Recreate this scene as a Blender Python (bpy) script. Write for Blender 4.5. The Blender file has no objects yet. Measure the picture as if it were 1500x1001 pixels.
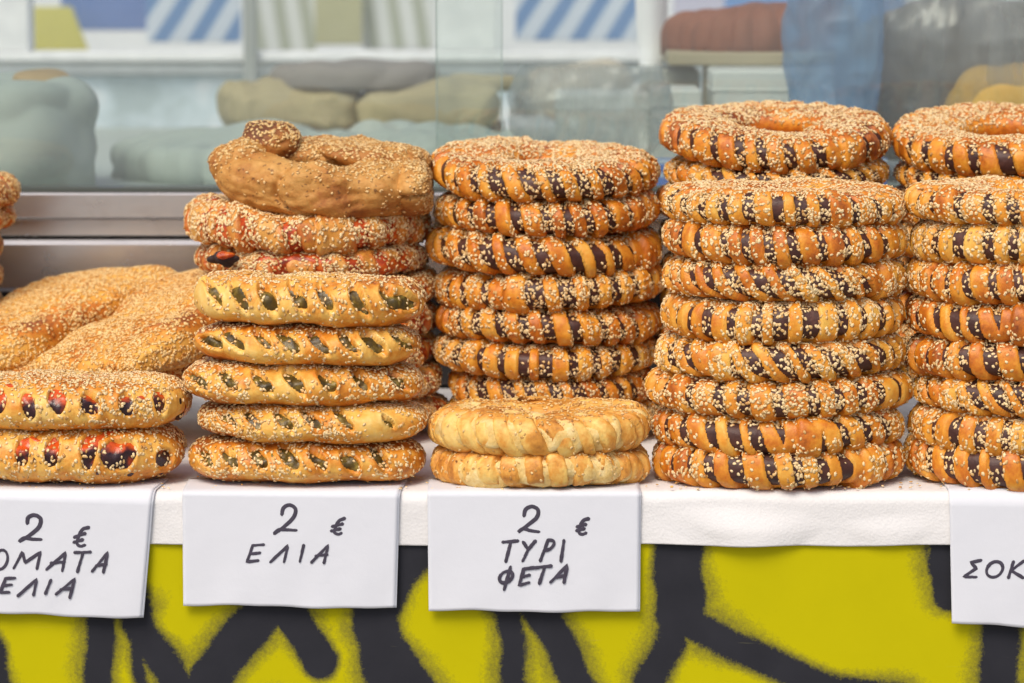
import bpy, math, random
import numpy as np
from mathutils import Vector

R_ = math.radians
scene = bpy.context.scene
COL = scene.collection

# ------------------------------------------------------------------ camera
T = 0.947                                  # height of the stall table
CAM_Y, CAM_H, FPX, PITCH = -2.2, 0.403, 4583.0, R_(7.62)
cam_d = bpy.data.cameras.new('camera'); cam = bpy.data.objects.new('camera', cam_d); COL.objects.link(cam)
cam.location = (0, CAM_Y, T + CAM_H); cam.rotation_euler = (math.pi/2 - PITCH, 0, 0)
cam_d.lens = FPX/1500*36; cam_d.sensor_width = 36; cam_d.clip_start = 0.05; cam_d.clip_end = 500
cam_d.dof.use_dof = True; cam_d.dof.focus_distance = 2.26; cam_d.dof.aperture_fstop = 6.7; cam_d.dof.aperture_blades = 9
scene.camera = cam

# ------------------------------------------------------------------ light
world = bpy.data.worlds.new('World'); scene.world = world; world.use_nodes = True
wn = world.node_tree.nodes; wl = world.node_tree.links; wn.clear()
sky = wn.new('ShaderNodeTexSky'); sky.sky_type = 'NISHITA'; sky.sun_disc = False
SUN_EL, SUN_AZ = 52, 205                   # azimuth the sun stands at, degrees clockwise from +Y
sky.sun_elevation = R_(SUN_EL); sky.sun_rotation = R_(SUN_AZ); sky.dust_density = 4.0; sky.ozone_density = 0.6; sky.air_density = 0.8
bg = wn.new('ShaderNodeBackground'); bg.inputs['Strength'].default_value = 0.13
wo = wn.new('ShaderNodeOutputWorld')
wl.new(sky.outputs[0], bg.inputs[0]); wl.new(bg.outputs[0], wo.inputs[0])
sun_d = bpy.data.lights.new('sun', 'SUN'); sun = bpy.data.objects.new('sun', sun_d); COL.objects.link(sun)
sun_d.energy = 1.9; sun_d.angle = R_(30); sun_d.color = (1.0, 0.91, 0.79)
sdir = Vector((math.sin(R_(SUN_AZ))*math.cos(R_(SUN_EL)), math.cos(R_(SUN_AZ))*math.cos(R_(SUN_EL)), math.sin(R_(SUN_EL))))
sun.rotation_euler = sdir.to_track_quat('Z', 'Y').to_euler()
sun.location = (-1, -3, 4)
scene.view_settings.view_transform = 'Standard'; scene.view_settings.look = 'None'
scene.view_settings.gamma = 1.0; scene.view_settings.use_curve_mapping = False
scene.view_settings.exposure = 0.05
scene.render.engine = 'CYCLES'
scene.cycles.max_bounces = 8; scene.cycles.transparent_max_bounces = 16

rng = np.random.default_rng(7)
random.seed(7)

# ------------------------------------------------------------------ helpers
def at(px, py, Y):
    """the place in the world, on the upright plane at depth Y, that stands at a point of the photograph"""
    px = np.asarray(px, float); py = np.asarray(py, float)
    dx = (px-750.0)/FPX; dz = -(py-500.5)/FPX
    c, s = math.cos(PITCH), math.sin(PITCH)
    wy = c + dz*s; wz = -s + dz*c
    t = (Y-CAM_Y)/wy
    return dx*t, T+CAM_H+wz*t
def scale_at(Y): return (Y-CAM_Y)/FPX       # metres per photo pixel

def sines(p, freq, seed, n=10):
    r = np.random.default_rng(seed)
    out = np.zeros(p.shape[:-1])
    for _ in range(n):
        w = r.normal(size=3); w = w/np.linalg.norm(w)*freq*r.uniform(.5, 1.6)
        out += np.sin(p@w + r.uniform(0, 6.28))
    return out/math.sqrt(n/2)
def sstep(a, b, x):
    t = np.clip((x-a)/(b-a), 0, 1); return t*t*(3-2*t)

def mesh_np(name, V, F, smooth=True, attrs=None, mats=None):
    """V (n,3), F (m,k) with one k"""
    me = bpy.data.meshes.new(name); V = np.ascontiguousarray(V, np.float32); F = np.ascontiguousarray(F, np.int32)
    m, k = F.shape
    me.vertices.add(len(V)); me.vertices.foreach_set('co', V.ravel())
    me.loops.add(m*k); me.loops.foreach_set('vertex_index', F.ravel())
    me.polygons.add(m); me.polygons.foreach_set('loop_start', np.arange(0, m*k, k, dtype=np.int32))
    me.polygons.foreach_set('loop_total', np.full(m, k, np.int32))
    me.polygons.foreach_set('use_smooth', np.full(m, smooth, bool))
    for an, av in (attrs or {}).items():
        a = me.attributes.new(an, 'FLOAT', 'POINT'); a.data.foreach_set('value', np.ascontiguousarray(av, np.float32).ravel())
    me.update(calc_edges=True); me.validate()
    return me
def grid_faces(nu, nv, wu, wv, keep=None):
    iu = np.arange(nu if wu else nu-1); iv = np.arange(nv if wv else nv-1)
    U, Vv = np.meshgrid(iu, iv, indexing='ij')
    a = U*nv+Vv; b = ((U+1) % nu)*nv+Vv; c = ((U+1) % nu)*nv+(Vv+1) % nv; d = U*nv+(Vv+1) % nv
    F = np.stack([a, b, c, d], -1)
    if keep is not None: return F[keep[:F.shape[0], :F.shape[1]]]
    return F.reshape(-1, 4)
def normals(P, wu, wv):
    du = (np.roll(P, -1, 0)-np.roll(P, 1, 0)) if wu else np.gradient(P, axis=0)
    dv = (np.roll(P, -1, 1)-np.roll(P, 1, 1)) if wv else np.gradient(P, axis=1)
    n = np.cross(du, dv); l = np.linalg.norm(n, axis=-1, keepdims=True)
    return n/np.maximum(l, 1e-12)

def link(name, me, mat=None, parent=None, loc=None):
    o = bpy.data.objects.new(name, me); COL.objects.link(o)
    if mat is not None and me is not None and not me.materials: me.materials.append(mat)
    if parent: o.parent = parent
    if loc is not None: o.location = loc
    return o
def tag(o, label=None, cat=None, group=None, kind=None):
    for k, v in (('label', label), ('category', cat), ('group', group), ('kind', kind)):
        if v: o[k] = v
    return o
def empty(name, loc=(0, 0, 0), rot=(0, 0, 0)):
    o = bpy.data.objects.new(name, None); COL.objects.link(o); o.location = loc; o.rotation_euler = rot
    o.empty_display_size = .02
    return o

class MB:
    def __init__(s): s.v = []; s.f = []
    def box(s, x0, x1, y0, y1, z0, z1, bev=0.0):
        b = min(bev, (x1-x0)*.45, (y1-y0)*.45, (z1-z0)*.45)
        n = len(s.v)
        if b <= 0:
            for z in (z0, z1):
                for x, y in ((x0, y0), (x1, y0), (x1, y1), (x0, y1)): s.v.append((x, y, z))
            for q in ((0, 3, 2, 1), (4, 5, 6, 7), (0, 1, 5, 4), (1, 2, 6, 5), (2, 3, 7, 6), (3, 0, 4, 7)): s.f.append([n+i for i in q])
            return
        rings = [(z0, b), (z0+b, 0), (z1-b, 0), (z1, b)]
        for z, i in rings:
            for (x, y) in ((x0+b, y0+i), (x1-b, y0+i), (x1-i, y0+b), (x1-i, y1-b), (x1-b, y1-i), (x0+b, y1-i), (x0+i, y1-b), (x0+i, y0+b)):
                s.v.append((x, y, z))
        s.f.append([n+i for i in range(7, -1, -1)]); s.f.append([n+24+i for i in range(8)])
        for r in range(3):
            for i in range(8):
                j = (i+1) % 8; s.f.append([n+r*8+i, n+r*8+j, n+r*8+8+j, n+r*8+8+i])
    def build(s, name, mat, parent=None, smooth=False):
        me = bpy.data.meshes.new(name); me.from_pydata(s.v, [], s.f); me.update()
        me.polygons.foreach_set('use_smooth', [smooth]*len(me.polygons))
        return link(name, me, mat, parent)

def sheet(P, th, wu=False):
    """closed thin shell over the open grid P (nu,nv,3); returns V,F"""
    nu, nv = P.shape[:2]; N = normals(P, False, False)
    V = np.concatenate([(P).reshape(-1, 3), (P-N*th).reshape(-1, 3)])
    F = grid_faces(nu, nv, False, False); B = F[:, ::-1]+nu*nv
    idx = np.arange(nu*nv).reshape(nu, nv)
    loop = np.concatenate([idx[:, 0], idx[-1, 1:], idx[-2::-1, -1], idx[0, -2:0:-1]])
    nx = np.roll(loop, -1); S = np.stack([loop, loop+nu*nv, nx+nu*nv, nx], -1)
    return V, np.concatenate([F, B, S])

# ------------------------------------------------------------------ materials
class NT:
    def __init__(s, name):
        s.m = bpy.data.materials.new(name); s.m.use_nodes = True; s.t = s.m.node_tree; s.n = s.t.nodes
        s.b = s.n['Principled BSDF']; s.out = s.n['Material Output']
    def node(s, t, **kw):
        n = s.n.new(t)
        for k, v in kw.items(): setattr(n, k, v)
        return n
    def l(s, a, b): s.t.links.new(a, b)
    def coord(s, kind='Object'): return s.node('ShaderNodeTexCoord').outputs[kind]
    def noise(s, vec, scale, detail=4, rough=.55):
        n = s.node('ShaderNodeTexNoise'); n.inputs['Scale'].default_value = scale; n.inputs['Detail'].default_value = detail
        n.inputs['Roughness'].default_value = rough; s.l(vec, n.inputs['Vector']); return n.outputs['Fac']
    def attr(s, name): return s.node('ShaderNodeAttribute', attribute_name=name).outputs['Fac']
    def rand(s): return s.node('ShaderNodeObjectInfo').outputs['Random']
    def math(s, op, a, b=None, clamp=False):
        n = s.node('ShaderNodeMath', operation=op, use_clamp=clamp)
        for i, v in enumerate((a, b)):
            if v is None: continue
            if isinstance(v, (int, float)): n.inputs[i].default_value = v
            else: s.l(v, n.inputs[i])
        return n.outputs[0]
    def ramp(s, fac, stops):
        n = s.node('ShaderNodeValToRGB'); e = n.color_ramp.elements
        while len(e) < len(stops): e.new(.5)
        for x, (p, c) in zip(e, stops): x.position = p; x.color = (*c, 1) if len(c) == 3 else c
        s.l(fac, n.inputs[0]); return n.outputs[0]
    def mix(s, fac, a, b, mode='MIX'):
        n = s.node('ShaderNodeMix', data_type='RGBA', blend_type=mode)
        for i, v in ((0, fac), (6, a), (7, b)):
            if isinstance(v, (int, float)): n.inputs[i].default_value = v
            elif isinstance(v, tuple): n.inputs[i].default_value = (*v, 1) if len(v) == 3 else v
            else: s.l(v, n.inputs[i])
        return n.outputs[2]
    def bump(s, h, strength=.3, dist=.001):
        n = s.node('ShaderNodeBump'); n.inputs['Strength'].default_value = strength; n.inputs['Distance'].default_value = dist
        s.l(h, n.inputs['Height']); s.l(n.outputs[0], s.b.inputs['Normal']); return n
    def set(s, **kw):
        for k, v in kw.items():
            i = s.b.inputs[k.replace('_', ' ')]
            if isinstance(v, (int, float)): i.default_value = v
            elif isinstance(v, tuple): i.default_value = (*v, 1) if len(v) == 3 else v
            else: s.l(v, i)
        return s

def plain(name, col, rough=.6, metal=0.0, var=.12, scale=8, bump=.1, bscale=200):
    n = NT(name); co = n.coord()
    c = n.mix(n.math('MULTIPLY', n.noise(co, scale), 1.0), tuple(x*(1-var) for x in col), tuple(min(1, x*(1+var)) for x in col))
    n.set(Base_Color=c, Roughness=rough, Metallic=metal)
    if bump: n.bump(n.noise(co, bscale, 3), bump, .0006)
    return n.m

def dough_mat(name, c0, c1, c2, c3, rough=.42, spots=.0, bstr=.55, stain=None):
    """pale, golden, baked, burnt: 'bake' is how far the oven took each place of the crust"""
    n = NT(name); co = n.coord()
    b = n.attr('bake')
    big = n.noise(co, 38, 4, .6); small = n.noise(co, 190, 4, .6)
    f = n.math('ADD', b, n.math('MULTIPLY', n.math('SUBTRACT', big, .5), 1.5))
    f = n.math('ADD', f, n.math('MULTIPLY', n.math('SUBTRACT', small, .5), .7))
    f = n.math('ADD', f, n.math('MULTIPLY', n.math('SUBTRACT', n.rand(), .5), .16), True)
    c = n.ramp(f, [(.05, c0), (.38, c1), (.68, c2), (.98, c3)])
    if spots:
        v = n.noise(co, 260, 2, .5)
        m = n.ramp(v, [(.64, (0, 0, 0)), (.70, (1, 1, 1))])
        c = n.mix(n.math('MULTIPLY', m, spots), c, (.10, .035, .012))
    if stain: c = n.mix(n.math('MULTIPLY', n.attr('stain'), n.math('ADD', small, .25), True), c, stain)
    n.set(Base_Color=c, Roughness=n.math('ADD', n.math('MULTIPLY', small, .35), rough-.15), Subsurface_Weight=0.06, Subsurface_Scale=.004)
    n.b.inputs['Subsurface Radius'].default_value = (1, .45, .18)
    h = n.math('ADD', n.math('MULTIPLY', n.noise(co, 420, 5, .65), .5), n.math('MULTIPLY', n.noise(co, 110, 3), 1.0))
    n.bump(h, bstr, .0012)
    return n.m
M = {}
M['dough_gold'] = dough_mat('golden_crust', (.86, .50, .095), (.80, .33, .028), (.60, .165, .009), (.22, .045, .005))
M['dough_pale'] = dough_mat('pale_crust', (.90, .64, .22), (.87, .50, .10), (.72, .26, .022), (.36, .09, .01), rough=.38)
M['dough_feta'] = dough_mat('cheese_crust', (.88, .66, .25), (.86, .56, .15), (.74, .33, .05), (.42, .15, .025), rough=.45, bstr=.7)
M['dough_red'] = dough_mat('tomato_crust', (.78, .45, .12), (.70, .31, .05), (.46, .14, .025), (.20, .05, .012), stain=(.52, .085, .007))
M['dough_slab'] = dough_mat('slab_crust', (.84, .48, .10), (.76, .36, .05), (.62, .20, .02), (.30, .08, .012))
M['dough_brown'] = dough_mat('wholemeal_crust', (.66, .36, .10), (.52, .24, .05), (.37, .13, .022), (.16, .05, .015), rough=.62, spots=.7, bstr=1.0)

def seed_mat(name, c0, c1, c2):
    n = NT(name); t = n.attr('tone')
    c = n.ramp(t, [(.0, c2), (.22, c1), (.60, c0), (1.0, tuple(min(1, x*1.08) for x in c0))])
    n.set(Base_Color=c, Roughness=.45, Subsurface_Weight=.0)
    return n.m
M['sesame'] = seed_mat('sesame', (.86, .67, .37), (.76, .50, .20), (.52, .26, .07))
M['sesame_toasted'] = seed_mat('toasted_sesame', (.84, .60, .26), (.76, .42, .11), (.50, .20, .03))
M['sesame_gold'] = seed_mat('golden_sesame', (.80, .57, .26), (.66, .38, .11), (.40, .17, .04))

def fill_mat(name, c0, c1, c2, rough=.4, scale=90, bstr=.5, red=None):
    n = NT(name); co = n.coord()
    c = n.ramp(n.noise(co, scale, 4, .6), [(.3, c0), (.52, c1), (.72, c2)])
    if red:                                             # tomato lies over the olives
        sx = n.node('ShaderNodeSeparateXYZ'); n.l(co, sx.inputs[0])
        z = n.math('ADD', sx.outputs[2], n.math('MULTIPLY', n.math('SUBTRACT', n.noise(co, 60, 3), .5), .022))
        f = n.node('ShaderNodeMapRange'); f.inputs['From Min'].default_value = .0215; f.inputs['From Max'].default_value = .0255; n.l(z, f.inputs[0])
        c = n.mix(f.outputs[0], c, red)
    n.set(Base_Color=c, Roughness=rough)
    n.bump(n.noise(co, 300, 4, .6), bstr, .001)
    return n.m
M['chocolate'] = fill_mat('chocolate', (.036, .011, .009), (.062, .019, .013), (.105, .036, .023), .5)
M['olive'] = fill_mat('olive_paste', (.028, .018, .005), (.105, .07, .011), (.34, .25, .04), .35, 130, .8)
M['tomato'] = fill_mat('tomato_paste', (.16, .018, .006), (.52, .065, .008), (.72, .20, .018), .3, 110, .8)
M['olive_black'] = fill_mat('black_olive_tomato', (.018, .008, .012), (.045, .014, .018), (.50, .06, .012), .25, 70, .6, (.62, .085, .012))
M['cheese'] = fill_mat('feta', (.70, .44, .12), (.80, .57, .21), (.85, .68, .34), .5, 160, 1.0)
M['char'] = plain('burnt_crust', (.03, .014, .012), .7)

# ------------------------------------------------------------------ seeds
def seed_shape():
    a = np.arange(5)*2*math.pi/5
    V = [(-.5, 0, 0)] + [(-.20, .46*math.cos(x), .46*math.sin(x)) for x in a] + [(.22, .36*math.cos(x), .36*math.sin(x)) for x in a] + [(.5, 0, 0)]
    F = []
    for i in range(5):
        j = (i+1) % 5
        F += [(0, 1+j, 1+i), (1+i, 1+j, 6+j), (1+i, 6+j, 6+i), (6+i, 6+j, 11)]
    return np.array(V), np.array(F)
SV, SF = seed_shape()
def scatter(P, wu, wv, W, n, seed, length=.0032, lift=.0002, tilt=.22):
    r = np.random.default_rng(seed)
    nu, nv = P.shape[:2]
    F = grid_faces(nu, nv, wu, wv); Vt = P.reshape(-1, 3)
    A, B, C, D = (Vt[F[:, i]] for i in range(4))
    nn = np.cross(C-A, D-B); ar = np.linalg.norm(nn, axis=1)/2; nn = nn/np.maximum(ar[:, None]*2, 1e-12)
    w = ar*np.maximum(W.reshape(-1)[F[:, 0]], 0); w = w/w.sum()
    k = r.choice(len(F), size=n, p=w)
    s, t = r.random(n)[:, None], r.random(n)[:, None]
    pos = (A[k]*(1-s)+B[k]*s)*(1-t)+(D[k]*(1-s)+C[k]*s)*t
    N = nn[k]+r.normal(size=(n, 3))*tilt; N /= np.linalg.norm(N, axis=1, keepdims=True)
    X = np.cross(N, r.normal(size=(n, 3))); X /= np.linalg.norm(X, axis=1, keepdims=True); Y = np.cross(N, X)
    L = length*r.uniform(.76, 1.16, n); Wd = L*.76*r.uniform(.85, 1.12, n); Th = L*.30
    pos = pos+nn[k]*(lift+r.random(n)[:, None]*.0002)
    V = pos[:, None, :]+SV[None, :, 0:1]*(X*L[:, None])[:, None, :]+SV[None, :, 1:2]*(Y*Wd[:, None])[:, None, :]+SV[None, :, 2:3]*(N*Th[:, None])[:, None, :]
    FF = SF[None]+(np.arange(n)*12)[:, None, None]
    tone = np.repeat(r.random(n), 12)
    return V.reshape(-1, 3), FF.reshape(-1, 3), tone

class Bread:
    """dough, filling and seeds of one pastry, ready to be copied"""
    def __init__(s, kind, base, wu, dd, df, slit, sw, ns, bake, mats, seed, slen=.0032, band=None, stain=None):
        N = normals(base, wu, True)
        c = base.mean((0, 1)); 
        if (N*(base-c)).sum() < 0: N = -N; flip = True
        else: flip = False
        Pd = base+N*dd[..., None]
        F = grid_faces(*base.shape[:2], wu, True)
        if flip: F = F[:, ::-1]
        s.kind = kind; s.mats = mats; s.extra = []
        s.dough = mesh_np(kind+'_dough', Pd.reshape(-1, 3), F, attrs={'bake': bake, 'stain': 0*bake if stain is None else stain}); s.dough.materials.append(mats[0])
        s.fill = None; env = Pd
        if df is not None:
            Pf = base+N*df[..., None]
            keep = slit > -1 if band is None else band
            Ff = grid_faces(*base.shape[:2], wu, True, keep)
            if flip: Ff = Ff[:, ::-1]
            used = np.unique(Ff); rm = np.full(base.shape[0]*base.shape[1], -1); rm[used] = np.arange(len(used))
            s.fill = mesh_np(kind+'_filling', Pf.reshape(-1, 3)[used], rm[Ff]); s.fill.materials.append(mats[1])
            env = base+N*np.maximum(dd, df)[..., None]
        if flip: env = env[:, ::-1]; sw = sw[:, ::-1]
        V, FF, tone = scatter(env, wu, True, sw, ns, seed, slen)
        s.seeds = mesh_np(kind+'_seeds', V, FF, attrs={'tone': tone}); s.seeds.materials.append(mats[2])
    def place(s, name, loc, rot, scl, label, group=None, cat='bread', turn=0.0):
        r = empty(name, loc, rot); r.scale = scl; tag(r, label, cat, group)
        ps = [link('dough', s.dough, parent=r)]
        if s.fill: ps.append(link('filling', s.fill, parent=r))
        ps.append(tag(link('sesame_seeds', s.seeds, parent=r), kind='stuff'))
        for p in ps: p.rotation_euler.z = turn
        for nm, me, l in s.extra:
            o = link(nm, me, parent=r)
            if l: o['label'] = l
        return r

def spow(x, e): return np.sign(x)*np.abs(x)**e

def ring(kind, seed, mats, Ro=.0865, ri=.022, h=.0275, N=25, hw=(.27, .36), slant=.25, ns=4700, pres=1.0, joint=True,
         rough=.0005, bake0=.42, dens=(1.0, .5, .12), slitdepth=.0075, filld=-.0013, lump=.0004, nu=440, nv=52, win=(-58, 58)):
    r = np.random.default_rng(seed)
    th = np.arange(nu)/nu*2*math.pi; ph = -math.pi+np.arange(nv)/nv*2*math.pi
    TH, PH = np.meshgrid(th, ph, indexing='ij')
    a = (Ro-ri)/2; Rc = (Ro+ri)/2
    wob = sum(r.uniform(.3, 1)*np.sin(k*TH+r.uniform(0, 6.28)) for k in range(2, 6))*.012
    a_ = a*(1+wob); hz = h/2*(1+.7*wob*np.cos(TH*2+1))
    tj = r.uniform(0, 6.28) if joint is True else (joint or 0.0)
    dj = (TH-tj+math.pi) % (2*math.pi)-math.pi
    J = 0*TH
    if joint is not False:
        J = np.where(dj > 0, .0022*np.clip(1-dj/.45, 0, 1)*sstep(0, .03, dj), -.0020*np.clip(1+dj/.35, 0, 1))
    rad = Rc+a_*spow(np.cos(PH), .74)
    z = hz*spow(np.sin(PH), .76); z = np.where(z < 0, z*.86, z)
    base = np.stack([rad*np.cos(TH), rad*np.sin(TH), z+h/2*.86+.0011*np.sin(2*TH+seed)+.0008*np.sin(3*TH+seed*2)], -1)
    wt = TH+.03*np.sin(3*TH+seed)+.02*np.sin(7*TH+2*seed)+slant*np.clip(PH, -1.2, 1.6)*.16
    q = (wt*N/(2*math.pi)); k = np.floor(q+.5).astype(int) % N; t = (q+.5) % 1-.5
    hws = r.uniform(hw[0]-.02, hw[1]+.07, N); pr = (r.random(N) < pres).astype(float)
    h1 = hws[k]
    deg = np.degrees(PH)
    jag = 9*np.sin(k*2.4+seed)+7*np.sin(k*5.1)
    window = sstep(win[0]-10, win[0]+4, deg)*(1-sstep(win[1]+jag-8, win[1]+jag+10, deg))
    side = np.where(t > 0, k, (k-1) % N)
    present = pr[side]*(1-((dj > -.10) & (dj < .20)) if joint is not False else 1.0)
    m = sstep(h1-.02, h1+.055, np.abs(t))*window*present
    pw = sstep(-85, -45, deg)*(1-sstep(50, 95, deg))
    puff = .0024*np.sqrt(np.clip(1-(t/.5)**2, 0, 1))*pw*(.6+.4*r.random(N)[k])
    lumps = sines(base, 160, seed+1)*rough+sines(base, 520, seed+2)*rough*.35
    dd = puff+J+lumps-slitdepth*m
    df = np.full_like(dd, filld)+sines(base, 260, seed+3)*lump+J
    pat = sines(base, 90, seed+4)*.5+.5; pat2 = sines(base, 230, seed+5)
    topw = sstep(22, 52, deg)*(1-sstep(135, 170, deg)); sidew = sstep(-42, -5, deg)*(1-sstep(22, 52, deg)); inner = sstep(120, 160, deg)
    sw = dens[0]*topw*(.75+.35*np.clip(pat, 0, 1.4))+dens[1]*sidew*np.clip(.25+pat+.35*pat2+(m > .5)*.35, .02, 2)+dens[2]*sstep(-75, -40, deg)*(1-sstep(-42, -5, deg))+.15*inner
    stn = sstep(h1-.22, h1+.02, np.abs(t))*window*present
    bake = bake0+.16*topw-.12*sidew*(r.random(N)[k]-.2)+.12*(1-sstep(-60, -20, deg))+.10*(np.abs(t) < .18)*sidew
    B = Bread(kind, base, True, dd, df if pres > 0 else None, m, sw, ns, bake, mats, seed+9, band=(deg > -100) & (deg < 90), stain=stn)
    B.Ro = Ro; B.h = h*.93
    return B

CH = (M['dough_gold'], M['chocolate'], M['sesame'])
choc = [ring('chocolate_ring_%s' % w, 100+i*17, CH, ri=ri, hw=hw, slant=sl, N=N, dens=dn, bake0=bk)
        for i, (w, ri, hw, sl, N, dn, bk) in enumerate([
            ('a', .021, (.20, .27), .25, 28, (1.0, .58, .12), .50), ('b', .024, (.21, .28), .5, 26, (1.0, .42, .10), .50),
            ('c', .020, (.19, .26), .8, 28, (1.0, .75, .2), .38), ('d', .026, (.22, .29), .15, 26, (1.0, .9, .26), .42),
            ('e', .022, (.19, .26), .0, 27, (1.0, .55, .14), .34), ('f', .035, (.22, .30), .3, 26, (1.0, .40, .08), .52)])]
plainring = ring('sesame_ring', 300, (M['dough_red'], M['chocolate'], M['sesame_gold']), ns=5600, pres=.25, dens=(1., .95, .4), bake0=.5, N=22)
tomato_r = [ring('tomato_ring_%s' % 'ab'[i], 410+i*23, (M['dough_red'], M['tomato'], M['sesame']), N=21, hw=(.18, .28), pres=1, ns=5600, rough=.0013,
                 slant=.4, dens=(1., .85, .35), bake0=.38, lump=.0009, filld=-.0002, win=(-75, 42)) for i in range(2)]
feta_r = [ring('feta_ring_%s' % 'ab'[i], 510+i*29, (M['dough_feta'], M['cheese'], M['sesame_gold']), N=27, hw=(.30, .38), slant=.7-i*.5, ns=[1100, 1600][i], rough=.0009,
               dens=(1., .25, .1), bake0=[.44, .52][i], lump=.0015, filld=-.0008, h=.030, ri=.012, slitdepth=.006, win=(-65, 50)) for i in range(2)]

def baton(kind, seed, mats, L=.170, Wd=.075, h=.031, slits=(), ns=1500, dens=(1., .5), bake0=.3, curve=.006, filld=-.0036, lump=.0009, slope=-.5, taper=3.2, openend=False):
    """slits: (place along the length -1..1, degrees up the side, half width m, half height m)"""
    nu, nv = 300, 60
    t = np.sin(np.linspace(-1, 1, nu)*math.pi/2*.9995)
    ph = -math.pi+np.arange(nv)/nv*2*math.pi
    Tt, PH = np.meshgrid(t, ph, indexing='ij')
    s = np.clip(1-np.abs(Tt)**taper, 0, 1)**(1/2.6); s2 = np.clip(1-np.abs(Tt)**(taper*1.8), 0, 1)**(1/2.4)
    r = np.random.default_rng(seed)
    wob = 1+.03*np.sin(3*Tt+r.uniform(0, 6))+.02*np.sin(7*Tt+r.uniform(0, 6))
    y = -Wd/2*s*wob*spow(np.cos(PH), .80); z = h/2*s2*wob*spow(np.sin(PH), .84); z = np.where(z < 0, z*.85, z)
    base = np.stack([Tt*L/2, y+curve*Tt**2*2+0*PH, z+h/2*.85], -1)
    deg = np.degrees(PH)
    arc = PH*(h*.62)                                    # metres up the side
    m = np.zeros_like(Tt); near = np.zeros_like(Tt)
    for (c, up, a, b) in slits:
        X = Tt*L/2-c*L/2; Yy = arc-math.radians(up)*h*.62
        X2 = X-slope*Yy
        d = np.sqrt((X2/a)**2+(Yy/b)**2)+.16*sines(base, 330, seed+int(c*100)+7)*.5
        m = np.maximum(m, 1-sstep(.72, 1.1, d)); near = np.maximum(near, (1-sstep(1.0, 1.9, d)))
    puff = .0010*near*(1-m)
    dd = puff+sines(base, 140, seed)*.0006+sines(base, 480, seed+1)*.0002-.0085*m
    df = np.full_like(dd, filld)+sines(base, 420, seed+2)*lump
    pat = sines(base, 70, seed+3)*.5+.5
    top = sstep(30, 60, deg)*(1-sstep(130, 165, deg)); side = sstep(-50, -15, deg)*(1-sstep(30, 60, deg))
    sw = dens[0]*top+dens[1]*side*np.clip(.3+pat, .05, 2)*(1-.55*(m > .4))+.08
    bake = bake0+.28*top*np.clip(pat, 0, 1)-.10*side+.16*pat+.30*(1-sstep(-75, -35, deg))
    B = Bread(kind, base, False, dd, df, m, sw, ns, bake, mats, seed+5, band=(deg > -75) & (deg < 95) & (np.abs(Tt) < .985), stain=near*(1-m))
    B.L = L; B.h = h*.93
    return B
OL = (M['dough_pale'], M['olive'], M['sesame'])
def sl(n, x0, x1, up, a, b, seed):
    r = np.random.default_rng(seed)
    return [(x0+(x1-x0)*i/(n-1)+r.uniform(-.02, .02), up+r.uniform(-6, 6), a*r.uniform(.8, 1.25), b*r.uniform(.8, 1.15)) for i in range(n)]
olive_b = [baton('olive_loaf_a', 601, OL, slits=sl(7, -.80, .72, 18, .0050, .0112, 1)+[(.86, 14, .0075, .0085)], ns=1250, dens=(1, .5), bake0=.42, slope=-.55),
           baton('olive_loaf_b', 633, OL, slits=sl(7, -.60, .86, 22, .0050, .0114, 2)+[(-.84, 10, .010, .0070)], ns=1350, dens=(1, .5), bake0=.42, slope=-.75),
           baton('olive_loaf_c', 655, OL, slits=sl(7, -.86, .78, 20, .0048, .0108, 3), ns=2100, dens=(1, .9), bake0=.50, slope=-.6),
           baton('olive_loaf_d', 677, OL, slits=sl(5, -.72, .30, 20, .0044, .0105, 4)+[(.70, 15, .003, .006)], ns=2200, dens=(1, .95), bake0=.46, slope=-.7),
           baton('olive_loaf_e', 699, OL, slits=sl(7, -.86, .62, 18, .0048, .0108, 5), ns=1600, dens=(1, .6), bake0=.50, slope=-.55)]
TO = (M['dough_pale'], M['olive_black'], M['sesame'])
tomato_b = [baton('tomato_loaf_a', 711, TO, L=.185, Wd=.085, h=.038, slits=sl(7, -.78, .78, 16, .0058, .0095, 6), ns=3000, dens=(1, .5), bake0=.34, slope=-.15, filld=-.0022),
            baton('tomato_loaf_b', 733, TO, L=.185, Wd=.085, h=.040, slits=sl(5, -.80, .25, 14, .0056, .0125, 7)+[(.52, 8, .013, .0110), (.86, -4, .0055, .010)], ns=2400, dens=(1, .45), bake0=.38, slope=.05, filld=-.0018)]

# ------------------------------------------------------------------ the setting
g = MB(); g.v = [(-60, -60, 0), (60, -60, 0), (60, 60, 0), (-60, 60, 0)]; g.f = [(0, 1, 2, 3)]
tag(g.build('ground', plain('paving', (.30, .29, .27), .85, var=.2, scale=3)), kind='structure')

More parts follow.
